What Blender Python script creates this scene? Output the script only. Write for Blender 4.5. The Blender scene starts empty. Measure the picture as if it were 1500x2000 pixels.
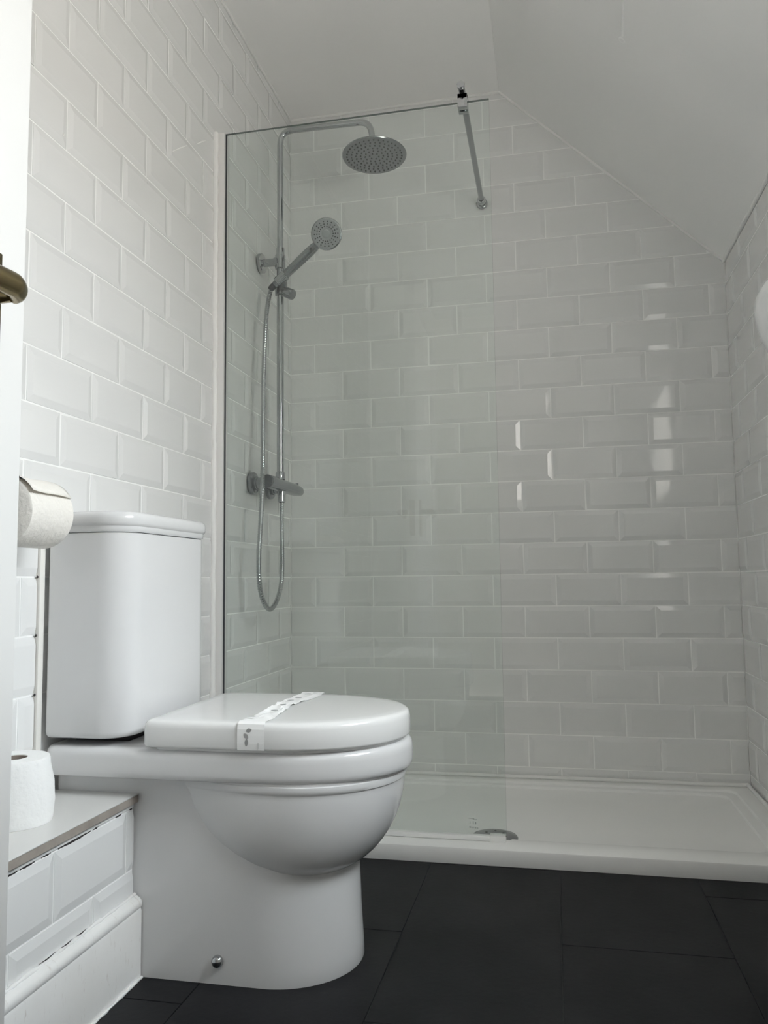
import bpy, bmesh, math, random
from mathutils import Vector, Matrix

random.seed(7)
sc = bpy.context.scene
COL = sc.collection
pi = math.pi

# ------------------------------------------------------------------ camera
cam_d = bpy.data.cameras.new('camera')
cam = bpy.data.objects.new('camera', cam_d)
COL.objects.link(cam)
cam_d.sensor_fit = 'HORIZONTAL'
cam_d.sensor_width = 36.0
cam_d.lens = 37.205
cam_d.clip_start = 0.01
_R = Vector((0.977972445, 0.208393749, -0.011913932))
_U = Vector((0.029412849, -0.081074484, 0.996273964))
_F = Vector((-0.206651351, 0.974678908, 0.085418066))
cam.matrix_world = Matrix(((_R.x, _U.x, -_F.x, 0.8913145),
                           (_R.y, _U.y, -_F.y, -2.6315720),
                           (_R.z, _U.z, -_F.z, 0.6704037),
                           (0, 0, 0, 1)))
sc.camera = cam

# ------------------------------------------------------------------ world, daylight, exposure
world = bpy.data.worlds.new('overcast_sky')
sc.world = world
world.use_nodes = True
bg = world.node_tree.nodes['Background']
bg.inputs['Color'].default_value = (1.0, 0.945, 0.885, 1)
bg.inputs['Strength'].default_value = 9.6

WY0, WY1, WZ0, WZ1 = -2.10, -1.34, 1.06, 1.650      # window opening in the right wall
WX = 1.456                                          # right wall plane
key = bpy.data.lights.new('window_daylight', 'AREA')
key.shape = 'RECTANGLE'
key.size = 1.2
key.size_y = 1.4
key.energy = 92.0
key.color = (0.78, 0.89, 1.0)
key_o = bpy.data.objects.new('window_daylight', key)
COL.objects.link(key_o)
key_o.location = (WX + 0.75, (WY0 + WY1) / 2, 2.1)
key_o.rotation_euler = Vector((-0.7, 0.0, -0.7)).to_track_quat('-Z', 'Y').to_euler()

vs = sc.view_settings
vs.view_transform = 'Standard'
vs.look = 'None'
vs.exposure = 0.08
vs.gamma = 1.0
vs.use_curve_mapping = False
try:
    sc.cycles.use_denoising = True
    sc.cycles.max_bounces = 14
    sc.cycles.diffuse_bounces = 10
    sc.cycles.transparent_max_bounces = 16
    sc.cycles.caustics_reflective = False
    sc.cycles.caustics_refractive = False
    sc.cycles.sample_clamp_indirect = 6.0
except Exception:
    pass

# ------------------------------------------------------------------ materials
MATS = {}


def mat(name, color, rough=0.5, metal=0.0, spec=0.5, ior=1.5, bump=None, vary=None, coat=0.0):
    """bump=(scale, strength, distance); vary=(scale, colour2, detail)"""
    m = bpy.data.materials.new(name)
    m.use_nodes = True
    nt = m.node_tree
    b = nt.nodes['Principled BSDF']
    b.inputs['Base Color'].default_value = (*color, 1)
    b.inputs['Roughness'].default_value = rough
    b.inputs['Metallic'].default_value = metal
    b.inputs['IOR'].default_value = ior
    b.inputs['Specular IOR Level'].default_value = spec
    b.inputs['Coat Weight'].default_value = coat
    if bump or vary:
        tc = nt.nodes.new('ShaderNodeTexCoord')
    if vary:
        n = nt.nodes.new('ShaderNodeTexNoise')
        n.inputs['Scale'].default_value = vary[0]
        n.inputs['Detail'].default_value = vary[2]
        n.inputs['Roughness'].default_value = 0.6
        nt.links.new(tc.outputs['Object'], n.inputs['Vector'])
        r = nt.nodes.new('ShaderNodeValToRGB')
        r.color_ramp.elements[0].position = 0.3
        r.color_ramp.elements[1].position = 0.7
        r.color_ramp.elements[0].color = (*color, 1)
        r.color_ramp.elements[1].color = (*vary[1], 1)
        nt.links.new(n.outputs['Fac'], r.inputs['Fac'])
        nt.links.new(r.outputs['Color'], b.inputs['Base Color'])
    if bump:
        n = nt.nodes.new('ShaderNodeTexNoise')
        n.inputs['Scale'].default_value = bump[0]
        n.inputs['Detail'].default_value = 3
        nt.links.new(tc.outputs['Object'], n.inputs['Vector'])
        bp = nt.nodes.new('ShaderNodeBump')
        bp.inputs['Strength'].default_value = bump[1]
        bp.inputs['Distance'].default_value = bump[2]
        nt.links.new(n.outputs['Fac'], bp.inputs['Height'])
        nt.links.new(bp.outputs['Normal'], b.inputs['Normal'])
    MATS[name] = m
    return m


M_TILE = mat('glazed_tile', (0.80, 0.80, 0.795), 0.05, bump=(9.0, 0.10, 0.004))
M_GROUT = mat('grout', (0.95, 0.948, 0.94), 0.75, bump=(300.0, 0.2, 0.001))
M_CER = mat('sanitary_ceramic', (0.74, 0.74, 0.745), 0.06)
M_SEAT = mat('seat_plastic', (0.83, 0.83, 0.825), 0.11)
M_CHROME = mat('chrome', (0.46, 0.47, 0.48), 0.05, metal=1.0)
M_BRUSH = mat('satin_chrome', (0.30, 0.31, 0.32), 0.22, metal=1.0)
M_NOZ = mat('nozzle_rubber', (0.045, 0.045, 0.045), 0.5)
M_FACE = mat('spray_face_grey', (0.34, 0.35, 0.36), 0.3)
M_ALU = mat('polished_aluminium', (0.83, 0.82, 0.82), 0.18, metal=1.0)
M_PROF = mat('white_profile', (0.80, 0.79, 0.78), 0.22)
M_BRASS = mat('aged_brass', (0.24, 0.19, 0.10), 0.25, metal=1.0)
M_PAPER = mat('tissue_paper', (0.83, 0.80, 0.75), 0.9, bump=(120.0, 0.6, 0.004))
M_PAPERW = mat('tissue_paper_white', (0.90, 0.90, 0.89), 0.9, bump=(70.0, 0.5, 0.004))
M_CARD = mat('cardboard_core', (0.30, 0.25, 0.22), 0.9)
M_BAND = mat('printed_paper_band', (0.95, 0.95, 0.945), 0.5)
M_PRINT = mat('grey_print', (0.36, 0.36, 0.36), 0.6)
M_PRINT2 = mat('pale_grey_print', (0.66, 0.66, 0.66), 0.6)
M_DOOR = mat('white_gloss_paint', (0.72, 0.715, 0.705), 0.35, bump=(40.0, 0.08, 0.002))
M_SKIRT = mat('worn_white_paint', (0.90, 0.895, 0.885), 0.38, bump=(14.0, 0.25, 0.004), vary=(5.0, (0.84, 0.83, 0.81), 6))
M_CEIL = mat('ceiling_paint', (0.94, 0.935, 0.925), 0.85, bump=(60.0, 0.06, 0.002))
M_WALLP = mat('wall_paint', (0.88, 0.88, 0.87), 0.8)
M_HALL = mat('hall_paint', (0.88, 0.87, 0.85), 0.8)
M_SHELF = mat('shelf_laminate', (0.68, 0.675, 0.66), 0.3)
M_RAW = mat('raw_board_edge', (0.30, 0.265, 0.235), 0.8, vary=(30.0, (0.38, 0.34, 0.30), 4))
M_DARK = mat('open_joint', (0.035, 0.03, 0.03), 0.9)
M_RUBBER = mat('black_gasket', (0.05, 0.055, 0.06), 0.45)
M_SIL = mat('white_silicone', (0.90, 0.895, 0.88), 0.35)
M_TRAY = mat('shower_tray_acrylic', (0.94, 0.94, 0.93), 0.25)
M_SEAL = mat('translucent_seal', (0.88, 0.88, 0.87), 0.3)
M_TRIM = mat('painted_trim', (0.82, 0.80, 0.76), 0.5)
M_FLOOR = mat('charcoal_vinyl', (0.004, 0.0042, 0.005), 0.5, spec=0.2, bump=(90.0, 0.12, 0.002), vary=(4.5, (0.017, 0.0172, 0.019), 8))
M_FJOINT = mat('floor_joint', (0.05, 0.05, 0.05), 0.8)
M_STAMP = mat('etched_mark', (0.55, 0.58, 0.56), 0.7)


def glass_mat(name, tint, ior=1.5):
    m = bpy.data.materials.new(name)
    m.use_nodes = True
    nt = m.node_tree
    for n in list(nt.nodes):
        nt.nodes.remove(n)
    out = nt.nodes.new('ShaderNodeOutputMaterial')
    mix = nt.nodes.new('ShaderNodeMixShader')
    tr = nt.nodes.new('ShaderNodeBsdfTransparent')
    gl = nt.nodes.new('ShaderNodeBsdfGlossy')
    fr = nt.nodes.new('ShaderNodeFresnel')
    # the ray is not bent inside the sheet, so both faces must reflect like an outer face
    geo = nt.nodes.new('ShaderNodeNewGeometry')
    mr = nt.nodes.new('ShaderNodeMapRange')
    mr.inputs['To Min'].default_value = ior
    mr.inputs['To Max'].default_value = 1.0 / ior
    nt.links.new(geo.outputs['Backfacing'], mr.inputs['Value'])
    nt.links.new(mr.outputs['Result'], fr.inputs['IOR'])
    tr.inputs['Color'].default_value = (*tint, 1)
    gl.inputs['Roughness'].default_value = 0.0
    gl.inputs['Color'].default_value = (1, 1, 1, 1)
    nt.links.new(fr.outputs['Fac'], mix.inputs['Fac'])
    nt.links.new(tr.outputs['BSDF'], mix.inputs[1])
    nt.links.new(gl.outputs['BSDF'], mix.inputs[2])
    nt.links.new(mix.outputs['Shader'], out.inputs['Surface'])
    return m


M_GLASS = glass_mat('toughened_glass', (0.980, 1.0, 0.990), 1.5)
M_PANE = glass_mat('window_glass', (0.98, 0.99, 0.985), 1.4)
M_GEDGE = mat('glass_edge', (0.14, 0.17, 0.16), 0.15)


# ------------------------------------------------------------------ mesh helpers
def link(name, me, parent=None):
    o = bpy.data.objects.new(name, me)
    COL.objects.link(o)
    if parent is not None:
        o.parent = parent
    return o


def mesh(name, verts, faces, mats, parent=None, smooth=False, idx=None):
    me = bpy.data.meshes.new(name)
    me.from_pydata([tuple(v) for v in verts], [], faces)
    if not isinstance(mats, (list, tuple)):
        mats = [mats]
    for m in mats:
        me.materials.append(m)
    if idx:
        for p, i in zip(me.polygons, idx):
            p.material_index = i
    if smooth:
        for p in me.polygons:
            p.use_smooth = True
    me.update()
    return link(name, me, parent)


def bm_obj(name, bm, mats, parent=None, smooth=None):
    """smooth = angle in degrees for smooth shading with sharp edges beyond it"""
    me = bpy.data.meshes.new(name)
    bmesh.ops.recalc_face_normals(bm, faces=bm.faces[:])
    if smooth:
        lim = math.radians(smooth)
        for f in bm.faces:
            f.smooth = True
        for e in bm.edges:
            if len(e.link_faces) == 2 and e.calc_face_angle(0) > lim:
                e.smooth = False
    bm.to_mesh(me)
    bm.free()
    if not isinstance(mats, (list, tuple)):
        mats = [mats]
    for m in mats:
        me.materials.append(m)
    return link(name, me, parent)


def add_box(bm, a, b, bev=0.0, seg=2):
    a, b = Vector(a), Vector(b)
    r = bmesh.ops.create_cube(bm, size=1.0)
    vs_ = r['verts']
    for v in vs_:
        v.co = Vector(((a[i] + b[i]) / 2 + v.co[i] * abs(b[i] - a[i]) for i in range(3)))
    if bev > 0:
        es = list({e for v in vs_ for e in v.link_edges})
        bmesh.ops.bevel(bm, geom=es, offset=bev, segments=seg, profile=0.5, affect='EDGES')


def box(name, a, b, m, parent=None, bev=0.0, seg=2):
    bm = bmesh.new()
    add_box(bm, a, b, bev, seg)
    return bm_obj(name, bm, m, parent, smooth=40 if bev else None)


def frame(d):
    d = Vector(d).normalized()
    up = Vector((0, 0, 1)) if abs(d.z) < 0.95 else Vector((1, 0, 0))
    x = d.cross(up).normalized()
    y = d.cross(x).normalized()
    return x, y


def add_lathe(bm, origin, axis, prof, n=32):
    """prof: list of (radius, height along the axis); r=0 closes"""
    o = Vector(origin)
    ax = Vector(axis).normalized()
    x, y = frame(ax)
    rings = []
    for r, h in prof:
        c = o + ax * h
        if r <= 1e-6:
            rings.append([bm.verts.new(c)])
        else:
            rings.append([bm.verts.new(c + (x * math.cos(2 * pi * i / n) + y * math.sin(2 * pi * i / n)) * r) for i in range(n)])
    for a, b in zip(rings, rings[1:]):
        if len(a) == 1 and len(b) == 1:
            continue
        if len(a) == 1:
            for i in range(n):
                bm.faces.new((a[0], b[i], b[(i + 1) % n]))
        elif len(b) == 1:
            for i in range(n):
                bm.faces.new((a[i], a[(i + 1) % n], b[0]))
        else:
            for i in range(n):
                bm.faces.new((a[i], a[(i + 1) % n], b[(i + 1) % n], b[i]))


def lathe(name, origin, axis, prof, m, parent=None, n=32, smooth=35):
    bm = bmesh.new()
    add_lathe(bm, origin, axis, prof, n)
    return bm_obj(name, bm, m, parent, smooth=smooth)


def fillet(pts, r, n=8):
    pts = [Vector(p) for p in pts]
    out = [pts[0]]
    for i in range(1, len(pts) - 1):
        p, a, b = pts[i], pts[i - 1], pts[i + 1]
        u, v = (a - p).normalized(), (b - p).normalized()
        ang = u.angle(v)
        d = min(r / math.tan(ang / 2), (a - p).length * 0.49, (b - p).length * 0.49)
        s, e = p + u * d, p + v * d
        for k in range(n + 1):
            t = k / n
            out.append(s * (1 - t) ** 2 + p * 2 * t * (1 - t) + e * t * t)
    out.append(pts[-1])
    return out


def catmull(pts, n=8):
    pts = [Vector(p) for p in pts]
    P = [pts[0] * 2 - pts[1]] + pts + [pts[-1] * 2 - pts[-2]]
    out = []
    for i in range(1, len(P) - 2):
        for k in range(n):
            t = k / n
            a, b, c, d = P[i - 1], P[i], P[i + 1], P[i + 2]
            out.append(0.5 * ((2 * b) + (c - a) * t + (2 * a - 5 * b + 4 * c - d) * t * t + (3 * b - a - 3 * c + d) * t ** 3))
    out.append(pts[-1])
    return out


def add_tube(bm, pts, r, n=16, cap=True):
    pts = [Vector(p) for p in pts]
    rr = r if isinstance(r, (list, tuple)) else [r] * len(pts)
    tan = []
    for i in range(len(pts)):
        a = pts[max(0, i - 1)]
        b = pts[min(len(pts) - 1, i + 1)]
        tan.append((b - a).normalized())
    x, _ = frame(tan[0])
    rings = []
    for p, t, q in zip(pts, tan, rr):
        x = (x - t * x.dot(t)).normalized()
        y = t.cross(x)
        rings.append([bm.verts.new(p + (x * math.cos(2 * pi * i / n) + y * math.sin(2 * pi * i / n)) * q) for i in range(n)])
    for a, b in zip(rings, rings[1:]):
        for i in range(n):
            bm.faces.new((a[i], a[(i + 1) % n], b[(i + 1) % n], b[i]))
    if cap:
        bm.faces.new(rings[0][::-1])
        bm.faces.new(rings[-1])


def tube(name, pts, r, m, parent=None, n=16, smooth=40):
    bm = bmesh.new()
    add_tube(bm, pts, r, n)
    return bm_obj(name, bm, m, parent, smooth=smooth)


def add_loft(bm, rings, cap_bottom=True, cap_top=True):
    R_ = [[bm.verts.new(v) for v in r] for r in rings]
    n = len(R_[0])
    for a, b in zip(R_, R_[1:]):
        for i in range(n):
            bm.faces.new((a[i], a[(i + 1) % n], b[(i + 1) % n], b[i]))
    if cap_bottom:
        bm.faces.new(R_[0][::-1])
    if cap_top:
        bm.faces.new(R_[-1])


def tag(o, label, cat, group=None, kind=None):
    o['label'] = label
    o['category'] = cat
    if group:
        o['group'] = group
    if kind:
        o['kind'] = kind
    return o


def empty(name, loc=(0, 0, 0)):
    o = bpy.data.objects.new(name, None)
    COL.objects.link(o)
    o.location = loc
    o.empty_display_size = 0.05
    return o


# all parts below are modelled in world coordinates: parents that are Empties stay at the origin
# unless set_base() moves them to the thing's base and shifts the children back
def set_base(root, loc):
    loc = Vector(loc)
    for c in root.children:
        c.location = c.location - loc
    root.location = loc
    return root


# ------------------------------------------------------------------ room shell
FLOOR_Z = 0.0
CEIL = 2.340
SX0, SZ1 = 0.757, 1.669              # sloped ceiling: from (SX0, CEIL) to (WX, SZ1)
YF = -2.55                           # wall behind the door / camera side
ROW = 0.102
PITCH = 0.2018
TL, TH = 0.1984, 0.0988


def zrow(k):
    return 2.213 - ROW * k


def slab(name, verts, faces, m, label, cat):
    o = mesh(name, verts, faces, m)
    return tag(o, label, cat, kind='structure')


def prism(pts2, to3, depth):
    """pts2 polygon -> closed prism; to3(u, v, d)"""
    n = len(pts2)
    v = [to3(u, w, 0) for u, w in pts2] + [to3(u, w, depth) for u, w in pts2]
    f = [tuple(range(n)), tuple(range(2 * n - 1, n - 1, -1))]
    for i in range(n):
        j = (i + 1) % n
        f.append((i, i + n, j + n, j))
    return v, f


# floor
v, f = prism([(-0.1, 0.1), (WX + 0.1, 0.1), (WX + 0.1, -3.3), (-0.1, -3.3)], lambda x, y, d: (x, y, -0.0025 - d), 0.06)
floor = slab('floor', v, f, M_FJOINT, 'charcoal slate-look vinyl tile floor in front of the shower tray', 'floor')

# left wall
v, f = prism([(0.12, -0.06), (YF - 0.1, -0.06), (YF - 0.1, CEIL + 0.06), (0.12, CEIL + 0.06)], lambda y, z, d: (-d, y, z), 0.1)
wall_left = slab('wall_left', v, f, M_GROUT, 'white bevelled metro tile wall behind the toilet and shower rail', 'wall')

# back wall
v, f = prism([(-0.1, -0.06), (WX + 0.1, -0.06), (WX + 0.1, SZ1 - 0.05), (SX0, CEIL + 0.06), (-0.1, CEIL + 0.06)], lambda x, z, d: (x, d, z), 0.1)
wall_back = slab('wall_back', v, f, M_GROUT, 'white bevelled metro tile wall at the back of the shower', 'wall')

# right wall with window opening
bm = bmesh.new()
T = 0.022
add_box(bm, (WX, WY1, -0.06), (WX + T, 0.12, 1.675))
add_box(bm, (WX, WY0, -0.06), (WX + T, WY1, WZ0))
add_box(bm, (WX, WY0, WZ1), (WX + T, WY1, 1.675))
add_box(bm, (WX, YF - 0.1, -0.06), (WX + T, WY0, 1.675))
wall_right = tag(bm_obj('wall_right', bm, M_GROUT), 'low tiled side wall under the sloping ceiling at the right', 'wall', kind='structure')

# wall with the doorway, behind the camera
bm = bmesh.new()
add_box(bm, (-0.1, YF - 0.1, -0.06), (0.285, YF, CEIL + 0.05))
add_box(bm, (1.10, YF - 0.1, -0.06), (WX + T, YF, CEIL + 0.05))
add_box(bm, (0.285, YF - 0.1, 2.02), (1.10, YF, CEIL + 0.05))
wall_front = tag(bm_obj('wall_front', bm, M_WALLP), 'painted wall with the doorway the view is taken from', 'wall', kind='structure')

# hallway behind the camera
bm = bmesh.new()
add_box(bm, (-0.2, -3.45, -0.06), (-0.1, YF - 0.1, CEIL + 0.1))
add_box(bm, (WX - 0.08, -3.45, -0.06), (WX + T, YF - 0.1, CEIL + 0.1))
add_box(bm, (-0.2, -3.45, -0.06), (WX + T, -3.35, CEIL + 0.1))
add_box(bm, (-0.2, -3.45, CEIL), (WX + T, YF - 0.1, CEIL + 0.1))
tag(bm_obj('wall_hall', bm, M_HALL), 'cream painted hallway walls outside the bathroom doorway', 'wall', kind='structure')

# ceiling: flat part plus the slope as a child
v, f = prism([(-0.1, 0.12), (SX0, 0.12), (SX0, YF - 0.1), (-0.1, YF - 0.1)], lambda x, y, d: (x, y, CEIL + d), 0.08)
ceiling = slab('ceiling', v, f, M_CEIL, 'matt white ceiling, flat at the left and sloping down to the right', 'ceiling')
sl = Vector((WX - SX0, 0, SZ1 - CEIL))
ext = sl * 1.03
nrm = Vector((CEIL - SZ1, 0, WX - SX0)).normalized() * 0.08
vv = []
for y in (0.12, YF - 0.1):
    for p in (Vector((SX0, y, CEIL)), Vector((SX0, y, CEIL)) + ext):
        vv += [p, p + nrm]
mesh('sloping_panel', vv, [(0, 2, 6, 4), (1, 5, 7, 3), (0, 1, 3, 2), (4, 6, 7, 5), (0, 4, 5, 1), (2, 3, 7, 6)], M_CEIL, ceiling)
# joint tape line where flat and slope meet, and painter's run on the slope
tube('painted_seam', [(SX0, -0.004, CEIL + 0.0005), (SX0 + 0.005, YF, CEIL + 0.0005)], 0.0022, M_SIL, ceiling, n=8)
sd = sl.normalized()
sn = -nrm.normalized()


def on_slope(x, y, lift=0.0):
    z = CEIL + (x - SX0) * (SZ1 - CEIL) / (WX - SX0)
    return Vector((x, y, z)) + sn * lift


bm = bmesh.new()
add_lathe(bm, on_slope(1.098, -0.663), sn, [(0.0105, -0.001), (0.0095, 0.0007), (0.006, 0.0014), (0, 0.0016)], 16)
add_tube(bm, [on_slope(1.0975, -0.68, 0.0001), on_slope(1.094, -0.74, 0.0002), on_slope(1.089, -0.82, 0.0001)], [0.004, 0.0025, 0.0018], 8)
bm_obj('paint_run', bm, M_CEIL, ceiling, smooth=60)
# caulk lines where the tiles meet the ceiling
tube('caulk_line', [(0.006, YF, CEIL - 0.003), (0.006, -0.004, CEIL - 0.003)], 0.0045, M_SIL, ceiling, n=10)
tube('caulk_line', [(0.004, -0.006, CEIL - 0.003), (SX0, -0.006, CEIL - 0.003)], 0.0045, M_SIL, ceiling, n=10)
tube('caulk_line', [on_slope(SX0, -0.006, 0.003), on_slope(WX - 0.003, -0.006, 0.003)], 0.0042, M_SIL, ceiling, n=10)
tube('caulk_line', [on_slope(WX - 0.004, -0.004, 0.003), on_slope(WX - 0.004, -1.32, 0.003)], 0.0060, M_SIL, ceiling, n=10)

# ------------------------------------------------------------------ bevelled wall tiles
T_EDGE, T_FACE, T_BEV = 0.0006, 0.0034, 0.0138


def tile_bm():
    """a full tile: u along the course, v up, w out of the wall, centred on the origin"""
    bm = bmesh.new()
    a, b = TL / 2, TH / 2
    rings = []
    for (ia, ib, w) in ((a, b, -0.001), (a, b, T_EDGE), (a - T_BEV, b - T_BEV, T_FACE), (a - T_BEV - 0.0012, b - T_BEV - 0.0012, T_FACE + 0.0001)):
        rings.append([(-ia, -ib, w), (ia, -ib, w), (ia, ib, w), (-ia, ib, w)])
    add_loft(bm, rings)
    return bm


def make_tile_mesh(planes=None):
    bm = tile_bm()
    if planes:
        for (co, no) in planes:
            r = bmesh.ops.bisect_plane(bm, geom=bm.verts[:] + bm.edges[:] + bm.faces[:], plane_co=co, plane_no=no, clear_outer=True, dist=1e-5)
            ed = [e for e in r['geom_cut'] if isinstance(e, bmesh.types.BMEdge)]
            if ed:
                try:
                    bmesh.ops.edgeloop_fill(bm, edges=ed)
                except Exception:
                    pass
        if not bm.faces:
            bm.free()
            return None
    bmesh.ops.recalc_face_normals(bm, faces=bm.faces[:])
    me = bpy.data.meshes.new('tile')
    bm.to_mesh(me)
    bm.free()
    me.materials.append(M_TILE)
    return me


FULL_TILE = make_tile_mesh()


def lay_tiles(parent, regions, basis, offset, k0, k1, u0, u1, tilt=0.0045):
    """regions: convex areas given as list of (a, b, c) with a*u + b*v <= c
       basis(u, v) -> Matrix placing tile space into the world; offset(r) -> first joint of course r"""
    n = 0
    for r in range(k0, k1):
        vc = zrow(r + 0.5)
        s = offset(r)
        j0 = math.floor((u0 - s) / PITCH) - 1
        j1 = math.ceil((u1 - s) / PITCH) + 1
        for j in range(j0, j1):
            uc = s + (j + 0.5) * PITCH
            for reg in regions:
                inside, out = True, False
                cut = []
                for (a, b, c) in reg:
                    ds = [a * (uc + du * TL / 2) + b * (vc + dv * TH / 2) - c for du in (-1, 1) for dv in (-1, 1)]
                    if min(ds) > -0.006:
                        out = True
                        break
                    if max(ds) > 0:
                        inside = False
                        L = math.hypot(a, b)
                        cut.append((Vector((a, b, 0)) / L * ((c - a * uc - b * vc) / L), Vector((a, b, 0)) / L))
                if out:
                    continue
                me = FULL_TILE if inside else make_tile_mesh(cut)
                if me is None:
                    continue
                o = link('tile', me, parent)
                rt = Matrix.Rotation(random.gauss(0, tilt), 4, 'X') @ Matrix.Rotation(random.gauss(0, tilt * 0.7), 4, 'Y')
                o.matrix_world = basis(uc, vc) @ (rt if inside else Matrix.Identity(4))
                n += 1
    return n


def basis_from(origin_fn, eu, ev, ew):
    def fn(u, v):
        p = origin_fn(u, v)
        return Matrix(((eu[0], ev[0], ew[0], p[0]), (eu[1], ev[1], ew[1], p[1]), (eu[2], ev[2], ew[2], p[2]), (0, 0, 0, 1)))
    return fn


def rect(u0, u1, v0, v1):
    return [(-1, 0, -u0), (1, 0, u1), (0, -1, -v0), (0, 1, v1)]


TOPZ = CEIL - 0.004
# left wall: u = y, w = +x
bl = basis_from(lambda u, v: (0, u, v), (0, 1, 0), (0, 0, 1), (1, 0, 0))
ZK = zrow(14) - 0.001
lay_tiles(wall_left,
          [rect(-2.50, -0.002, ZK, TOPZ), rect(-2.50, -1.389, 0.309, ZK), rect(-1.374, -0.662, 0.309, ZK), rect(-0.660, -0.002, 0.046, ZK)],
          bl, lambda r: -1.4295 + (0.0 if r % 2 else PITCH / 2), -2, 22, -2.5, 0.0)
# back wall: u = x, w = -y
bb = basis_from(lambda u, v: (u, 0, v), (1, 0, 0), (0, 0, 1), (0, -1, 0))
sa, sb = CEIL - SZ1, WX - SX0
sc_ = sa * SX0 + sb * CEIL - 0.004 * math.hypot(sa, sb)
lay_tiles(wall_back, [rect(0.0045, WX - 0.0045, 0.046, TOPZ) + [(sa, sb, sc_)]],
          bb, lambda r: 0.0912 + (0.0 if r % 2 else PITCH / 2), -2, 22, 0.0, WX)
# right wall: u = -y direction, w = -x
br = basis_from(lambda u, v: (WX, -u, v), (0, -1, 0), (0, 0, 1), (-1, 0, 0))
lay_tiles(wall_right, [rect(0.002, 1.318, 0.046, SZ1 - 0.006)],
          br, lambda r: 0.100 + (0.0 if r % 2 == 0 else PITCH / 2), 4, 22, 0.0, 1.4)

# small white smears of grout left on the tiles
bm = bmesh.new()


def smear(bm, y0, z0, y1, z1, w):
    add_tube(bm, [(0.0036, y0, z0), (0.0038, (y0 + y1) / 2, (z0 + z1) / 2 + 0.001), (0.0036, y1, z1)], [w * 0.5, w, w * 0.5], 6)


for (px0, py0, px1, py1, w) in ((-0.906, 1.729, -0.826, 1.789, 0.0016), (-0.772, 1.823, -0.719, 1.861, 0.0020), (-0.542, 2.013, -0.535, 2.018, 0.0032),
                                (-1.346, 1.519, -1.343, 1.524, 0.0018), (-1.150, 1.484, -1.147, 1.488, 0.0016), (-1.027, 1.586, -1.025, 1.590, 0.0015)):
    smear(bm, px0, py0, px1, py1, w)
bm_obj('grout_smear', bm, M_SIL, wall_left, smooth=60)

# painted strip that closes the cut tiles beside the cistern, with open joints
box('edge_strip', (0.0, -1.388, 0.309), (0.0085, -1.3740, ZK), M_TRIM, wall_left, bev=0.001)
for zz in (zrow(15), zrow(16), zrow(17)):
    bm = bmesh.new()
    add_lathe(bm, (0.0045, -1.3905, zz), (1, 0, 0), [(0.0, -0.001), (0.0030, 0.0), (0.0018, 0.0012), (0, 0.0014)], 5)
    bm_obj('open_joint', bm, M_DARK, wall_left)

# ------------------------------------------------------------------ floor tiles
FX = [-0.010, 0.290, 0.588, 0.886, 1.184, 1.482]
FJ = [(-1.40, 0), (-1.08, 0), (-1.395, 0), (-1.08, 0), (-0.80, 0)]
FL = 0.690
g = 0.0007
fshared = {}
for c in range(5):
    y = FJ[c][0]
    while y < 0:
        y += FL
    while y - FL > -3.3:
        x0, x1 = FX[c] + g, FX[c + 1] - g
        key_ = round(x1 - x0, 4)
        if key_ not in fshared:
            bm = bmesh.new()
            hx, hy = (x1 - x0) / 2, FL / 2 - g
            add_loft(bm, [[(-a, -b, w), (a, -b, w), (a, b, w), (-a, b, w)] for a, b, w in ((hx, hy, -0.003), (hx, hy, -0.0006), (hx - 0.0008, hy - 0.0008, 0.0))])
            bmesh.ops.recalc_face_normals(bm, faces=bm.faces[:])
            me = bpy.data.meshes.new('floor_tile')
            bm.to_mesh(me)
            bm.free()
            me.materials.append(M_FLOOR)
            fshared[key_] = me
        o = link('floor_tile', fshared[key_], floor)
        o.location = ((x0 + x1) / 2, y - FL / 2, 0)
        if random.random() < 0.5:
            o.rotation_euler = (0, 0, pi)
        y -= FL

# ------------------------------------------------------------------ window in the right wall (daylight source)
win = tag(empty('window_1'), 'white framed side window above the basin', 'window', kind='structure')
fx0, fx1 = WX + 0.002, WX + 0.018
fw = 0.026
ym = (WY0 + WY1) / 2
for nm, a, b in (('frame_rail', (fx0, WY0, WZ0), (fx1, WY1, WZ0 + fw)), ('frame_rail', (fx0, WY0, WZ1 - fw), (fx1, WY1, WZ1)),
                 ('frame_stile', (fx0, WY0, WZ0 + fw), (fx1, WY0 + fw, WZ1 - fw)), ('frame_stile', (fx0, WY1 - fw, WZ0 + fw), (fx1, WY1, WZ1 - fw)),
                 ):
    box(nm, a, b, M_DOOR, win, bev=0.002)
box('pane', (fx0 + 0.006, WY0 + fw, WZ0 + fw), (fx0 + 0.010, WY1 - fw, WZ1 - fw), M_PANE, win)
box('window_sill', (WX - 0.03, WY0 - 0.03, WZ0 - 0.022), (fx0 + 0.002, WY1 + 0.03, WZ0), M_DOOR, win, bev=0.004)

# ------------------------------------------------------------------ pipe boxing along the left wall
PY0, PY1 = -1.3325, -1.0675          # sides of the toilet pedestal
BX = 0.163                           # boxing face (behind its tiles)
bm = bmesh.new()
add_box(bm, (0.0, YF, 0.0), (BX, PY0 - 0.001, 0.2905))
add_box(bm, (0.0, PY1 + 0.001, 0.0), (BX, -0.712, 0.2905))
boxing = tag(bm_obj('wall_boxing', bm, M_GROUT), 'low tiled pipe boxing along the wall beside the toilet', 'wall', kind='structure')
for (y0, y1) in ((YF + 0.002, PY0 - 0.0015), (PY1 + 0.0015, -0.712)):
    box('shelf_board', (0.0075, y0, 0.2915), (0.1735, y1, 0.3035), M_RAW, boxing)
    box('shelf_top', (0.0075, y0, 0.3036), (0.1738, y1, 0.3055), M_SHELF, boxing, bev=0.0006, seg=1)

BROW = 0.1775                        # joint between the two courses on the boxing


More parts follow.
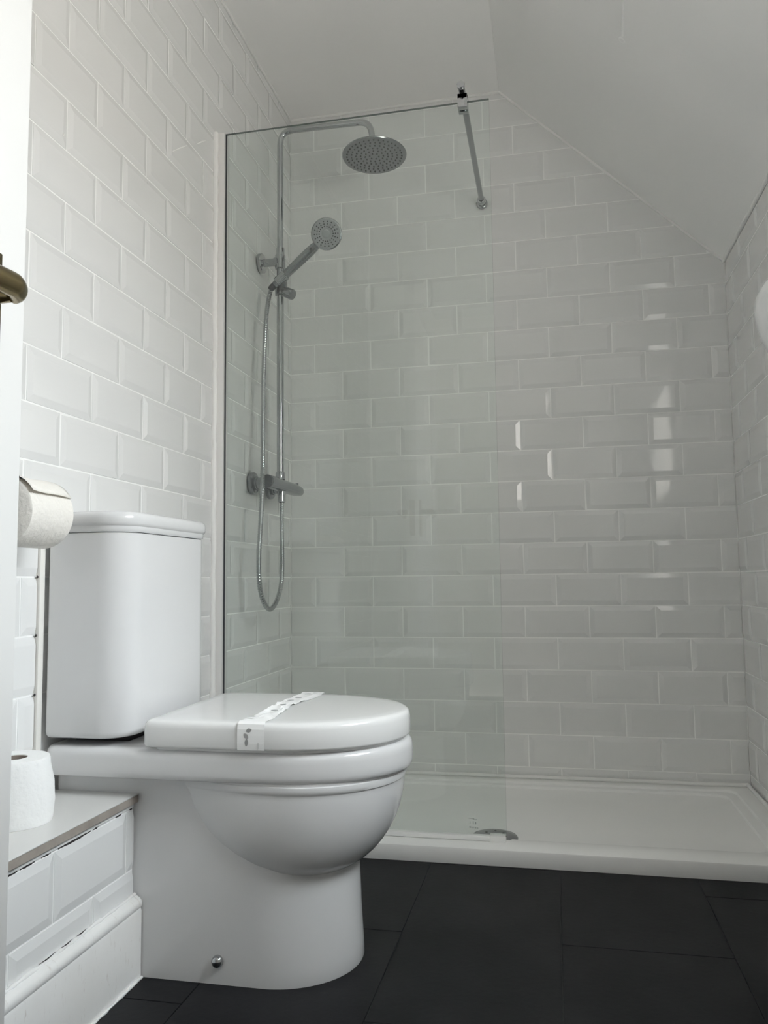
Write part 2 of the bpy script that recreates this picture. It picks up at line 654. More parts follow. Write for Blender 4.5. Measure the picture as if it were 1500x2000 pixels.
def box_tile(y0, y1, z0, z1, bl_=True, br_=True, bb_=True, bt_=True):
    """cut or whole tile on the boxing face; bevels only where the factory edge is kept"""
    b = T_BEV
    e = 0.0006
    lo = [(y0, z0), (y1, z0), (y1, z1), (y0, z1)]
    iy0, iy1 = y0 + (b if bl_ else e), y1 - (b if br_ else e)
    iz0, iz1 = z0 + (b if bb_ else e), z1 - (b if bt_ else e)
    hi = [(iy0, iz0), (iy1, iz0), (iy1, iz1), (iy0, iz1)]
    bm = bmesh.new()
    add_loft(bm, [[(BX, y, z) for y, z in lo], [(BX + T_EDGE, y, z) for y, z in lo], [(BX + T_FACE, y, z) for y, z in hi]])
    return bm_obj('tile', bm, M_TILE, boxing)


def box_course(z0, z1, joint, yend0, yend1, bb_, bt_):
    y = joint
    while y > yend0:
        y -= PITCH
    while y < yend1:
        a, b = max(y + 0.0013, yend0), min(y + PITCH - 0.0013, yend1)
        if b - a > 0.004:
            box_tile(a, b, z0, z1, a > yend0 + 1e-6, b < yend1 - 1e-6, bb_, bt_)
        y += PITCH


for (a, b) in ((-2.35, PY0 - 0.003), (PY1 + 0.003, -0.714)):
    box_course(BROW + 0.0013, BROW + 0.1005, -1.3560, a, b, True, True)
    box_course(0.118, BROW - 0.0013, -1.4530, a, b, False, True)
    box_course(0.2825, 0.2902, -1.4530, a, b, False, False)
# gaps where the grout has fallen out under the thin top course
for (y0, y1, w) in ((-1.700, -1.640, 0.0022), (-1.634, -1.602, 0.0016), (-1.588, -1.566, 0.0012), (-1.548, -1.462, 0.0024), (-1.458, -1.442, 0.0014), (-1.391, -1.372, 0.0018), (-1.346, -1.337, 0.0018)):
    bm = bmesh.new()
    n = 9
    top = []
    bot = []
    for i in range(n):
        t = i / (n - 1)
        y = y0 + (y1 - y0) * t
        h = w * math.sin(pi * min(1, max(0.12, t if t < .5 else 1 - t) * 2.2) / 2) * random.uniform(0.7, 1.1)
        zc = 0.2802 + random.uniform(-0.0004, 0.0004)
        top.append((BX + T_EDGE - 0.0002, y, zc + h))
        bot.append((BX + T_EDGE - 0.0002, y, zc - h))
    lo = bot + top[::-1]
    add_loft(bm, [[(BX - 0.001, y, z) for x, y, z in lo], lo])
    bm_obj('open_joint', bm, M_DARK, boxing)
# shadow gap below the board and the cut end of a plastic tile bead
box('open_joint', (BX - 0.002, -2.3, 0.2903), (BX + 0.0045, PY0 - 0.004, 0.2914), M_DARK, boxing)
tube('tile_bead_end', fillet([(BX + 0.003, -1.712, 0.2895), (BX + 0.0115, -1.706, 0.2895), (BX + 0.0115, -1.700, 0.2805), (BX + 0.004, -1.694, 0.279)], 0.004), 0.0011, M_BRUSH, boxing, n=8)

# skirting board: flat face with a rounded top bead
prof = [(0.0, 0.0), (0.0200, 0.0), (0.0200, 0.1105), (0.0185, 0.1150), (0.0195, 0.1168), (0.0212, 0.1200), (0.0205, 0.1262), (0.0170, 0.1312), (0.0110, 0.1345), (0.0045, 0.1352), (0.0, 0.135)]
bm = bmesh.new()
for (ya, yb) in ((-2.45, PY0 - 0.002), (PY1 + 0.002, -0.714)):
    n = max(2, int((yb - ya) / 0.04))
    rings = []
    for i in range(n + 1):
        y = ya + (yb - ya) * i / n
        rings.append([(BX - 0.0005 + px, y, pz + 0.0002) for px, pz in prof])
    add_loft(bm, rings)
skirt = tag(bm_obj('baseboard_left', bm, M_SKIRT, smooth=35), 'scuffed white skirting board with a rounded top beside the toilet', 'skirting', kind='structure')
nt = M_SKIRT.node_tree
_b = nt.nodes['Principled BSDF']
_src = _b.inputs['Base Color'].links[0].from_socket
_tc = nt.nodes.new('ShaderNodeTexCoord')
_mp = nt.nodes.new('ShaderNodeMapping')
_mp.inputs['Scale'].default_value = (1.0, 9.0, 2.2)
_n1 = nt.nodes.new('ShaderNodeTexNoise')
_n1.inputs['Scale'].default_value = 16.0
_n1.inputs['Detail'].default_value = 6.0
_n1.inputs['Roughness'].default_value = 0.7
_r1 = nt.nodes.new('ShaderNodeValToRGB')
_r1.color_ramp.elements[0].position = 0.60
_r1.color_ramp.elements[1].position = 0.72
_r1.color_ramp.elements[1].color = (0.55, 0.55, 0.55, 1)
_mx = nt.nodes.new('ShaderNodeMix')
_mx.data_type = 'RGBA'
_mx.inputs[7].default_value = (0.50, 0.44, 0.39, 1)
nt.links.new(_tc.outputs['Object'], _mp.inputs['Vector'])
nt.links.new(_mp.outputs['Vector'], _n1.inputs['Vector'])
nt.links.new(_n1.outputs['Fac'], _r1.inputs['Fac'])
nt.links.new(_r1.outputs['Color'], _mx.inputs[0])
nt.links.new(_src, _mx.inputs[6])
nt.links.new(_mx.outputs[2], _b.inputs['Base Color'])
# lumpy paint/sealant line on the floor edge and filler along the top
bm = bmesh.new()
pts, rr = [], []
for i in range(60):
    t = i / 59
    pts.append((BX + 0.0215 + random.uniform(-0.0004, 0.0012), PY0 - 0.003 - t * 0.75, 0.0015))
    rr.append(random.uniform(0.0016, 0.0034))
add_tube(bm, pts, rr, 8)
bm_obj('floor_caulk', bm, M_SIL, skirt, smooth=60)
bm = bmesh.new()
pts, rr = [], []
for i in range(70):
    t = i / 69
    pts.append((BX + 0.0062 + random.uniform(-0.0006, 0.0006), PY0 - 0.003 - t * 0.75, 0.1355 + random.uniform(-0.0006, 0.0010)))
    rr.append(random.uniform(0.0018, 0.0046))
add_tube(bm, pts, rr, 8)
bm_obj('top_filler', bm, M_SKIRT, skirt, smooth=60)
for (y0, y1) in ((-1.510, -1.483), (-1.548, -1.520), (-1.600, -1.560)):
    bm = bmesh.new()
    add_tube(bm, [(BX + 0.0084, y0, 0.1405), (BX + 0.0088, (y0 + y1) / 2, 0.1398), (BX + 0.0084, y1, 0.1408)], [0.0003, 0.0009, 0.0003], 6)
    bm_obj('hairline_crack', bm, M_DARK, skirt)

# ------------------------------------------------------------------ shower tray
tray = tag(empty('shower_tray'), 'low white rectangular shower tray against the tiled walls', 'shower tray')
tx0, tx1, ty0, ty1 = 0.003, WX - 0.003, -0.700, -0.003


def rr_loop(ins, z, r, n=6):
    pts = []
    x0, x1, y0, y1 = tx0 + ins, tx1 - ins, ty0 + ins + 0.024 * min(1.0, max(0.0, ins - 0.01) / 0.04), ty1 - ins
    for cx, cy, a0 in ((x1 - r, y1 - r, 0), (x0 + r, y1 - r, pi / 2), (x0 + r, y0 + r, pi), (x1 - r, y0 + r, 1.5 * pi)):
        for i in range(n + 1):
            a = a0 + (pi / 2) * i / n
            pts.append((cx + r * math.cos(a), cy + r * math.sin(a), z))
    return pts


bm = bmesh.new()
TZ = 0.0375
add_loft(bm, [rr_loop(0.001, 0.0, 0.006), rr_loop(0.0, 0.006, 0.006), rr_loop(0.0, TZ - 0.005, 0.006), rr_loop(0.0015, TZ - 0.0012, 0.006), rr_loop(0.005, TZ, 0.008),
              rr_loop(0.052, TZ, 0.03), rr_loop(0.0545, TZ - 0.0008, 0.031), rr_loop(0.058, TZ - 0.0055, 0.033), rr_loop(0.063, TZ - 0.0062, 0.035), rr_loop(0.080, TZ - 0.0066, 0.04),
              rr_loop(0.0820, TZ - 0.0074, 0.041), rr_loop(0.0855, TZ - 0.0122, 0.043), rr_loop(0.090, TZ - 0.0128, 0.046), rr_loop(0.20, TZ - 0.0138, 0.045)])
bm_obj('tray_body', bm, M_TRAY, tray, smooth=30)
# silicone along the walls
for pts in ([(0.012, -0.012, 0.0425), (WX - 0.012, -0.012, 0.0425)], [(WX - 0.012, -0.010, 0.0425), (WX - 0.012, -0.700, 0.0425)], [(0.012, -0.010, 0.0425), (0.012, -0.610, 0.0425)]):
    p = []
    for i in range(41):
        t = i / 40
        q = Vector(pts[0]).lerp(Vector(pts[1]), t)
        p.append(q + Vector((random.uniform(-.0004, .0004), random.uniform(-.0004, .0004), random.uniform(-.0004, .0004))))
    tube('silicone_seal', p, 0.0058, M_SIL, tray, n=10, smooth=70)
dr = lathe('drain_cover', (0.728, -0.572, TZ - 0.0142), (0, 0, 1), [(0.058, 0), (0.058, 0.003), (0.055, 0.0065), (0.040, 0.0105), (0.02, 0.0122), (0, 0.0126)], M_BRUSH, tray, n=40)
for k in range(5):
    a = k * 2 * pi / 5 + 0.3
    lathe('drain_hole', (0.728 + 0.022 * math.cos(a), -0.572 + 0.022 * math.sin(a), TZ - 0.0142 + 0.0110), (0, 0, 1), [(0.003, 0), (0.003, 0.0016), (0, 0.0017)], M_NOZ, dr, n=10)
set_base(tray, (0.73, -0.35, 0))

# ------------------------------------------------------------------ glass shower screen
scr = tag(empty('shower_screen'), 'clear frameless glass shower screen fixed to the tiled wall behind the toilet', 'shower screen')
GY0, GY1 = -0.6405, -0.6325
GX0, GX1, GZ0, GZ1 = 0.020, 0.762, TZ + 0.012, 1.9215
vv = [(x, y, z) for x in (GX0, GX1) for y in (GY0, GY1) for z in (GZ0, GZ1)]
ff = [(0, 4, 5, 1), (2, 3, 7, 6), (0, 1, 3, 2), (4, 6, 7, 5), (0, 2, 6, 4), (1, 5, 7, 3)]
mesh('glass_panel', vv, ff, [M_GLASS, M_GEDGE], scr, idx=[0, 0, 1, 1, 1, 1])
bm = bmesh.new()
add_box(bm, (0.0075, -0.6535, TZ + 0.004), (0.0300, -0.6410, 1.919), 0.0012)
add_box(bm, (0.0075, -0.6320, TZ + 0.004), (0.0300, -0.6200, 1.919), 0.0012)
bm_obj('wall_profile', bm, M_PROF, scr, smooth=40)
bm = bmesh.new()
add_box(bm, (0.0295, -0.6440, TZ + 0.006), (0.0335, -0.6407, 1.9175))
bm_obj('gasket', bm, M_RUBBER, scr)
pts = []
for i in range(80):
    t = i / 79
    pts.append((0.0065 + random.uniform(-0.0012, 0.0012), -0.6575 + random.uniform(-0.0010, 0.0010), 0.045 + t * 1.873))
tube('sealant_bead', catmull(pts, 2), 0.0075, M_SIL, scr, n=12, smooth=70)
box('bottom_seal', (0.034, -0.6465, TZ + 0.0005), (0.742, -0.6270, TZ + 0.0125), M_SEAL, scr, bev=0.003)
box('seal_end_block', (0.722, -0.6490, TZ + 0.0005), (0.760, -0.6240, TZ + 0.0150), M_SEAL, scr, bev=0.001)
# faint etched safety mark, illegible in the photograph
bm = bmesh.new()
ms = [(0.6775, 0.0895, 0.0150, 0.0016), (0.6865, 0.0868, 0.0110, 0.0014), (0.6742, 0.0790, 0.0014, 0.0062), (0.6822, 0.0795, 0.0020, 0.0066), (0.6880, 0.0782, 0.0026, 0.0050),
      (0.6745, 0.0682, 0.0052, 0.0034), (0.6812, 0.0675, 0.0048, 0.0032), (0.6872, 0.0670, 0.0044, 0.0036), (0.6925, 0.0665, 0.0030, 0.0034)]
for (x, z, w, h) in ms:
    add_box(bm, (x - w / 2, GY0 - 0.0003, z - h / 2), (x + w / 2, GY0 - 0.0001, z + h / 2))
bm_obj('etched_mark', bm, M_STAMP, scr)
set_base(scr, (0.39, -0.6365, TZ))

# ------------------------------------------------------------------ support bar of the screen
sup = tag(empty('support_bar'), 'chrome stabiliser bar from the glass top edge to the back wall', 'support bar')
bz = 1.944
tube('bar', [(0.694, -0.672, bz), (0.690, -0.012, bz)], 0.0085, M_BRUSH, sup, n=24)
lathe('bar_end_cap', (0.694, -0.672, bz), (0, -1, 0), [(0.0085, 0), (0.0105, 0.0005), (0.0105, 0.008), (0.008, 0.0105), (0, 0.0108)], M_CHROME, sup, n=24)
bm = bmesh.new()
add_box(bm, (0.6815, -0.6560, 1.8985), (0.7070, -0.6408, 1.9360), 0.0012)
add_box(bm, (0.6815, -0.6322, 1.8985), (0.7070, -0.6200, 1.9360), 0.0012)
add_box(bm, (0.6815, -0.6560, 1.9225), (0.7070, -0.6200, 1.9360), 0.0012)
add_lathe(bm, (0.6942, -0.638, 1.932), (0, 0, 1), [(0.011, 0), (0.011, 0.006), (0.009, 0.01), (0, 0.011)], 20)
bm_obj('glass_clamp', bm, M_CHROME, sup, smooth=40)
lathe('wall_flange', (0.690, -0.0070, bz), (0, -1, 0), [(0.0, 0), (0.0185, 0.0), (0.0185, 0.007), (0.0165, 0.009), (0.0130, 0.010), (0.0128, 0.022), (0.0145, 0.023), (0.0145, 0.033), (0.0125, 0.036), (0.0085, 0.037)], M_CHROME, sup, n=28)
set_base(sup, (0.692, -0.007, bz))

# ------------------------------------------------------------------ shower mixer with riser rail and rain head
shw = tag(empty('shower_mixer'), 'chrome bar mixer with riser rail and round rain head', 'shower')
RX, RY = 0.073, -0.312
VZ = 0.966
bm = bmesh.new()
path = fillet([(RX, RY, VZ + 0.018), (RX, RY, 2.112), (0.372, -0.325, 2.098), (0.385, -0.3255, 1.995)], 0.045, 10)
add_tube(bm, path, 0.0098, 20)
bm_obj('riser_pipe', bm, M_CHROME, shw, smooth=50)
tube('lower_riser', [(RX, RY, VZ + 0.018), (RX, RY, 1.705)], 0.0112, M_CHROME, shw, n=20)
lathe('riser_collar', (RX, RY, 1.690), (0, 0, 1), [(0.0118, 0), (0.0135, 0.002), (0.0135, 0.032), (0.0118, 0.035)], M_CHROME, shw, n=24)
lathe('riser_nut', (RX, RY, VZ + 0.018), (0, 0, 1), [(0.0145, 0), (0.0150, 0.002), (0.0150, 0.020), (0.0125, 0.024), (0.0112, 0.025)], M_CHROME, shw, n=6 * 4)
# upper wall bracket
br_ = lathe('wall_bracket', (0.0072, RY - 0.004, 1.678), (1, 0, 0), [(0, 0), (0.0310, 0), (0.0310, 0.009), (0.0290, 0.0115), (0.0150, 0.0120), (0.0125, 0.013), (0.0125, 0.048), (0.0148, 0.049), (0.0148, 0.060), (0.011, 0.063)], M_CHROME, shw, n=36)
lathe('bracket_ring', (RX, RY, 1.655), (0, 0, 1), [(0.0115, 0), (0.0165, 0.001), (0.0165, 0.044), (0.0115, 0.045)], M_CHROME, shw, n=24)
# rain head
hc = Vector((0.3855, -0.3255, 1.985))
hd = Vector((0.02, -0.045, -1.0)).normalized()
head = lathe('rain_head', hc - hd * 0.014, hd, [(0.0, -0.018), (0.011, -0.018), (0.0135, -0.010), (0.0135, 0.002), (0.03, 0.006), (0.094, 0.0105), (0.0985, 0.0125), (0.1000, 0.015), (0.0985, 0.0175), (0.0955, 0.0182), (0, 0.0182)], M_BRUSH, shw, n=64)
hx, hy = frame(hd)
bm = bmesh.new()
for ring in range(1, 7):
    r = 0.0142 * ring
    cnt = 6 * ring
    for k in range(cnt):
        a = 2 * pi * k / cnt + ring * 0.2
        add_lathe(bm, hc - hd * 0.014 + hd * 0.018 + (hx * math.cos(a) + hy * math.sin(a)) * r, hd, [(0.0032, 0), (0.0026, 0.0016), (0, 0.0018)], 6)
nz = bm_obj('spray_nozzles', bm, M_NOZ, head, smooth=60)
nz['kind'] = 'stuff'
# thermostatic bar valve along the wall
bm = bmesh.new()
rings = []
for (y, hw, hh) in ((-0.424, 0.006, 0.006), (-0.4235, 0.0165, 0.0165), (-0.418, 0.0185, 0.0185), (-0.36, 0.0200, 0.0190), (-0.20, 0.0200, 0.0185), (-0.155, 0.0190, 0.0170), (-0.128, 0.0160, 0.0140), (-0.118, 0.010, 0.009), (-0.1165, 0.004, 0.004)):
    ring = []
    for i in range(24):
        a = 2 * pi * i / 24
        c, s = math.cos(a), math.sin(a)
        e = 0.72
        ring.append((RX + hw * math.copysign(abs(c) ** e, c), y, VZ + hh * math.copysign(abs(s) ** e, s)))
    rings.append(ring)
add_loft(bm, rings)
bm_obj('valve_body', bm, M_BRUSH, shw, smooth=35)
lathe('temperature_knob', (RX, -0.424, VZ), (0, -1, 0), [(0.0165, -0.001), (0.0195, 0.0), (0.0195, 0.004), (0.0170, 0.006), (0, 0.0065)], M_RUBBER, shw, n=28)
box('flow_lever', (RX - 0.005, -0.152, VZ + 0.016), (RX + 0.005, -0.146, VZ + 0.026), M_CHROME, shw, bev=0.0015)
for yy in (-0.386, -0.236):
    lathe('wall_union', (0.0072, yy, VZ), (1, 0, 0), [(0, 0), (0.0335, 0), (0.0340, 0.004), (0.0340, 0.0095), (0.0310, 0.013), (0.0215, 0.0135), (0.0205, 0.0138), (0.0205, 0.020), (0.0165, 0.021), (0.0165, 0.034), (0.0195, 0.035), (0.0195, 0.050)], M_BRUSH, shw, n=36)
lathe('hose_outlet', (RX, -0.300, VZ - 0.016), (0, 0, -1), [(0.0125, 0), (0.0135, 0.001), (0.0135, 0.014), (0.0105, 0.0145), (0.0105, 0.0165), (0.0125, 0.017), (0.0125, 0.032), (0.0095, 0.036)], M_CHROME, shw, n=24)
# sliding holder on the rail
sz = 1.592
lathe('slider_sleeve', (RX + 0.003, RY, sz - 0.024), (0, 0, 1), [(0.0113, 0), (0.0190, 0.002), (0.0200, 0.024), (0.0190, 0.046), (0.0113, 0.048)], M_BRUSH, shw, n=28)
lathe('slider_knob', (RX + 0.010, RY - 0.006, sz - 0.010), (0.86, -0.25, -0.48), [(0, 0), (0.0130, 0), (0.0135, 0.014), (0.0165, 0.016), (0.0170, 0.040), (0.0150, 0.044), (0, 0.045)], M_BRUSH, shw, n=28)
hdir = Vector((0.155, -0.030, 0.109)).normalized()            # direction of the hand shower handle
hbase = Vector((0.092, -0.352, 1.6085))
lathe('cradle', hbase - hdir * 0.020, hdir, [(0.0130, 0), (0.0165, 0.002), (0.0165, 0.036), (0.0140, 0.038), (0.0135, 0.0375), (0.0120, 0.002)], M_CHROME, shw, n=28)
set_base(shw, (0.0072, RY, VZ))

# hand shower resting in the cradle
hs = tag(empty('hand_shower'), 'chrome hand shower with round spray face, resting in the rail holder', 'hand shower')
tip = hbase + hdir * 0.200
hp = []
hr = []
for t, r in ((-0.030, 0.0105), (-0.010, 0.0120), (0.04, 0.0134), (0.09, 0.0146), (0.120, 0.0148), (0.138, 0.0138), (0.150, 0.0120)):
    hp.append(hbase + hdir * t)
    hr.append(r)
handle = tube('handle', catmull(hp, 4), [
    hr[min(len(hr) - 1, i // 4)] * (1 - (i % 4) / 4) + hr[min(len(hr) - 1, i // 4 + 1)] * ((i % 4) / 4) for i in range(len(catmull(hp, 4)))], M_BRUSH, hs, n=24)
fn = Vector((0.10, -0.93, -0.34)).normalized()
fc = hbase + hdir * 0.193 + Vector((0, -0.008, 0))
hd2 = lathe('spray_head', fc - fn * 0.012, fn, [(0, -0.012), (0.022, -0.010), (0.040, -0.002), (0.0475, 0.008), (0.0480, 0.012), (0.0465, 0.0150), (0.0440, 0.0158)], M_CHROME, hs, n=48)
face = lathe('spray_face', fc - fn * 0.012, fn, [(0.0445, 0.0150), (0.0430, 0.0166), (0.0420, 0.0166), (0.018, 0.0170), (0.0165, 0.0160), (0.012, 0.0160), (0.0105, 0.0172), (0, 0.0174)], M_FACE, hs, n=48)
fxx, fyy = frame(fn)
bm = bmesh.new()
for ring, (r, cnt) in enumerate(((0.0215, 18), (0.0285, 18), (0.0360, 18))):
    for k in range(cnt):
        a = 2 * pi * k / cnt
        add_lathe(bm, fc + fn * 0.0046 + (fxx * math.cos(a) + fyy * math.sin(a)) * r, fn, [(0.0024, 0), (0.0020, 0.0013), (0, 0.0014)], 6)
nz = bm_obj('spray_nozzles', bm, M_NOZ, face, smooth=60)
nz['kind'] = 'stuff'
btn = hbase + hdir * 0.128 + Vector((0.002, -0.0140, -0.004))
lathe('selector_button', btn, fn, [(0.0050, -0.003), (0.0050, 0.0008), (0, 0.0012)], M_NOZ, hs, n=16)
set_base(hs, hbase)

# flexible hose
hose = tag(empty('shower_hose'), 'looped corrugated chrome shower hose hanging below the mixer', 'hose')
h0 = hbase - hdir * 0.034
ctrl = [h0, h0 - hdir * 0.018 + Vector((0, 0, -0.012)), (0.058, -0.398, 1.47), (0.056, -0.412, 1.317), (0.056, -0.418, 1.164), (0.062, -0.436, 1.015), (0.078, -0.482, 0.926), (0.078, -0.497, 0.823),
        (0.080, -0.514, 0.736), (0.082, -0.514, 0.664), (0.084, -0.488, 0.614), (0.085, -0.438, 0.590), (0.084, -0.380, 0.611), (0.080, -0.325, 0.663), (0.076, -0.305, 0.741), (RX, -0.300, 0.836), (RX, -0.300, VZ - 0.050)]
cp = catmull(ctrl, 24)
# resample evenly and ridge the radius for the spiral
d = [0.0]
for a, b in zip(cp, cp[1:]):
    d.append(d[-1] + (b - a).length)
N = 760
pts = []
i = 0
for k in range(N):
    s_ = d[-1] * k / (N - 1)
    while i < len(d) - 2 and d[i + 1] < s_:
        i += 1
    t = (s_ - d[i]) / max(1e-9, d[i + 1] - d[i])
    pts.append(cp[i].lerp(cp[i + 1], t))
tube('hose_body', pts, [0.0072 if k % 4 in (0, 1) else 0.0062 for k in range(N)], M_CHROME, hose, n=12, smooth=80)
lathe('hose_nut', h0 + hdir * 0.006, -hdir, [(0.0105, 0), (0.0105, 0.014), (0.0090, 0.022), (0.0072, 0.024)], M_RUBBER, hose, n=20)
set_base(hose, (RX, -0.300, VZ - 0.05))

# ------------------------------------------------------------------ toilet
wc = tag(empty('toilet'), 'white close-coupled toilet with D-shaped lid beside the tiled boxing', 'toilet')
YC = -1.200


def dloop(xb, xf, hw, a, rc, z, n1=4, n2=4, n3=40):
    """D outline: straight back at xb with corner radius rc, half ellipse of length a at the front xf"""
    pts = []
    x0 = xf - a
    for i in range(n3 + 1):                       # front half ellipse, from -y side round to +y side
        t = -pi / 2 + pi * i / n3
        pts.append((x0 + a * math.cos(t), YC + hw * math.sin(t), z))
    for i in range(1, n1 + 1):                    # far side going back
        pts.append((x0 + (xb + rc - x0) * i / n1, YC + hw, z))
    for i in range(1, n2 + 1):
        t = pi / 2 + (pi / 2) * i / n2
        pts.append((xb + rc + rc * math.cos(t), YC + hw - rc + rc * math.sin(t), z))
    for i in range(1, n1 + 1):
        pts.append((xb, YC + (hw - rc) * (1 - 2 * i / n1), z))
    for i in range(1, n2 + 1):
        t = pi + (pi / 2) * i / n2
        pts.append((xb + rc + rc * math.cos(t), YC - hw + rc + rc * math.sin(t), z))
    for i in range(1, n1):
        pts.append((xb + rc + (x0 - xb - rc) * i / n1, YC - hw, z))
    return pts


def eloop(cx, af, ab, hw, z, n=64):
    pts = []
    for i in range(n):
        t = 2 * pi * i / n
        c = math.cos(t)
        pts.append((cx + (af if c > 0 else ab) * c, YC + hw * math.sin(t), z))
    return pts


bm = bmesh.new()
# pedestal
ped = []
for z, xf, hw in ((0.0, 0.5385, 0.1320), (0.003, 0.5395, 0.1322), (0.03, 0.5385, 0.1322), (0.09, 0.5350, 0.1318), (0.15, 0.5330, 0.1315), (0.20, 0.5335, 0.1315), (0.26, 0.534, 0.1315), (0.345, 0.534, 0.1315)):
    ped.append(dloop(0.0105, xf, hw, 0.140, 0.010, z))
add_loft(bm, ped)
# bowl
bw = [eloop(0.44, 0.04, 0.05, 0.045, 0.160)]
for z, af, ab, hw in ((0.162, 0.062, 0.06, 0.070), (0.1675, 0.082, 0.085, 0.094), (0.1755, 0.099, 0.110, 0.113), (0.185, 0.113, 0.132, 0.1275), (0.197, 0.127, 0.158, 0.1390), (0.2115, 0.1395, 0.185, 0.1480), (0.228, 0.1510, 0.212, 0.1550),
                      (0.247, 0.1610, 0.236, 0.1600), (0.268, 0.1690, 0.256, 0.1635), (0.292, 0.1745, 0.272, 0.1655), (0.312, 0.1770, 0.282, 0.1660), (0.3195, 0.1775, 0.290, 0.1660), (0.3210, 0.1780, 0.290, 0.1664), (0.3225, 0.1800, 0.2905, 0.1678),
                      (0.328, 0.1812, 0.291, 0.1686), (0.3335, 0.1806, 0.291, 0.1682), (0.3348, 0.1785, 0.290, 0.1665), (0.340, 0.178, 0.29, 0.166)):
    bw.append(eloop(0.44, af, ab, hw, z))
add_loft(bm, bw)
# rim and cistern ledge
rim = []
for z, i_ in ((0.3370, 0.016), (0.3380, 0.0075), (0.3398, 0.0036), (0.3430, 0.0012), (0.349, 0.0), (0.358, 0.0), (0.371, 0.0), (0.3775, 0.0006), (0.3830, 0.0024), (0.3868, 0.0058), (0.3885, 0.010), (0.389, 0.018)):
    rim.append(dloop(0.0105 + i_ * 0.4, 0.6330 - i_, 0.1720 - i_, 0.205 - i_ * 0.5, 0.016, z))
add_loft(bm, rim)
bm_obj('pan', bm, M_CER, wc, smooth=38)
# seat ring under the lid and the lid itself
bm = bmesh.new()
add_loft(bm, [dloop(0.215, 0.6210, 0.1670, 0.200, 0.02, 0.3885), dloop(0.214, 0.6220, 0.1680, 0.200, 0.02, 0.3960)])
bm_obj('seat', bm, M_SEAT, wc, smooth=40)
lid = []
for z, i_ in ((0.3935, 0.012), (0.3936, 0.003), (0.3950, 0.0008), (0.398, 0.0), (0.415, 0.0), (0.4260, 0.0006), (0.4315, 0.0018), (0.4350, 0.0040), (0.4370, 0.0075), (0.4380, 0.0125), (0.4386, 0.030), (0.4392, 0.070), (0.4395, 0.120)):
    k = i_ if i_ < 0.02 else i_
    lid.append(dloop(0.197 + k, 0.6290 - k, 0.1770 - k, max(0.06, 0.205 - k * 0.7), 0.022, z))
bm = bmesh.new()
add_loft(bm, lid)
bm_obj('seat_lid', bm, M_SEAT, wc, smooth=50)
for s in (-1, 1):
    tube('hinge', [(0.186, YC + s * 0.062, 0.402), (0.186, YC + s * 0.095, 0.402)], 0.0105, M_CHROME, wc, n=20)
    lathe('bolt_cap', (0.322, YC + s * 0.1315, 0.038), (0, s, 0), [(0.0098, 0), (0.0102, 0.002), (0.0098, 0.006), (0.0075, 0.0098), (0.004, 0.0120), (0, 0.0126)], M_CHROME, wc, n=24)


def rloop(x0, x1, hw, rf, rb, z, n=10):
    pts = []
    y0, y1 = YC - hw - 0.001, YC + hw
    for cx, cy, r, a0 in ((x1 - rf, y1 - rf, rf, 0), (x0 + rb, y1 - rb, rb, pi / 2), (x0 + rb, y0 + rb, rb, pi), (x1 - rf, y0 + rf, rf, 1.5 * pi)):
        for i in range(n + 1):
            a = a0 + (pi / 2) * i / n
            pts.append((cx + r * math.cos(a), cy + r * math.sin(a), z))
    return pts


CX0, CX1, CHW = 0.0090, 0.1660, 0.1715
bm = bmesh.new()
add_loft(bm, [rloop(CX0 + 0.004 + i_ * .3, CX1 - i_, CHW - i_, 0.055 - i_ * 0.5, 0.006, z) for z, i_ in ((0.4015, 0.016), (0.4022, 0.009), (0.4045, 0.004), (0.4085, 0.0012), (0.4135, 0.0), (0.50, 0.0), (0.65, 0.0), (0.7592, 0.0), (0.7605, 0.002))])
cis = bm_obj('cistern', bm, M_CER, wc, smooth=40)
bm = bmesh.new()
add_loft(bm, [rloop(CX0, CX1 + o_, CHW + o_, 0.056 + o_, 0.006, z) for z, o_ in ((0.7608, -0.006), (0.7612, 0.0015), (0.7640, 0.0032), (0.7685, 0.0036), (0.7715, 0.0036), (0.7735, 0.0062), (0.7770, 0.0078), (0.7850, 0.0085), (0.7905, 0.0078), (0.7945, 0.0052), (0.7972, 0.0005), (0.7982, -0.008), (0.7988, -0.03))])
clid = bm_obj('cistern_lid', bm, M_CER, wc, smooth=40)
lathe('flush_button', (0.085, YC, 0.7985), (0, 0, 1), [(0.0, 0), (0.026, 0), (0.026, 0.003), (0.024, 0.0045), (0.022, 0.0045), (0.0215, 0.0035), (0, 0.0035)], M_CHROME, clid, n=36)
box('coupling_gasket', (0.035, YC - 0.11, 0.388), (0.140, YC + 0.11, 0.403), M_DARK, wc)
set_base(wc, (0.30, YC, 0))

# paper hygiene band folded over the closed lid
band = tag(empty('paper_band'), 'printed white paper hygiene band wrapped across the toilet lid', 'paper band')
bx0, bx1 = 0.374, 0.421
HWL = 0.1770
path = []
for (y, z) in ((YC - HWL - 0.0012, 0.3945), (YC - HWL - 0.0020, 0.405), (YC - HWL - 0.0018, 0.418), (YC - HWL - 0.0012, 0.428), (YC - HWL + 0.0012, 0.4362), (YC - HWL + 0.0065, 0.4400)):
    path.append((y, z, 0.0, 0.0))
n = 30
for i in range(1, n):
    t = i / n
    y = YC - HWL + 0.0065 + (2 * HWL - 0.013) * t
    path.append((y, 0.4402, 0.0038 * math.sin(pi * min(1, t * 1.3)) ** 0.7 if t < 0.77 else 0.0015, 0.0))
for (y, z) in ((YC + HWL - 0.0065, 0.4400), (YC + HWL - 0.0012, 0.4362), (YC + HWL + 0.0014, 0.428), (YC + HWL + 0.0018, 0.410), (YC + HWL + 0.0012, 0.3945)):
    path.append((y, z, 0.0, 0.0))
rnd = random.Random(3)
cols = 9
vv, ff = [], []
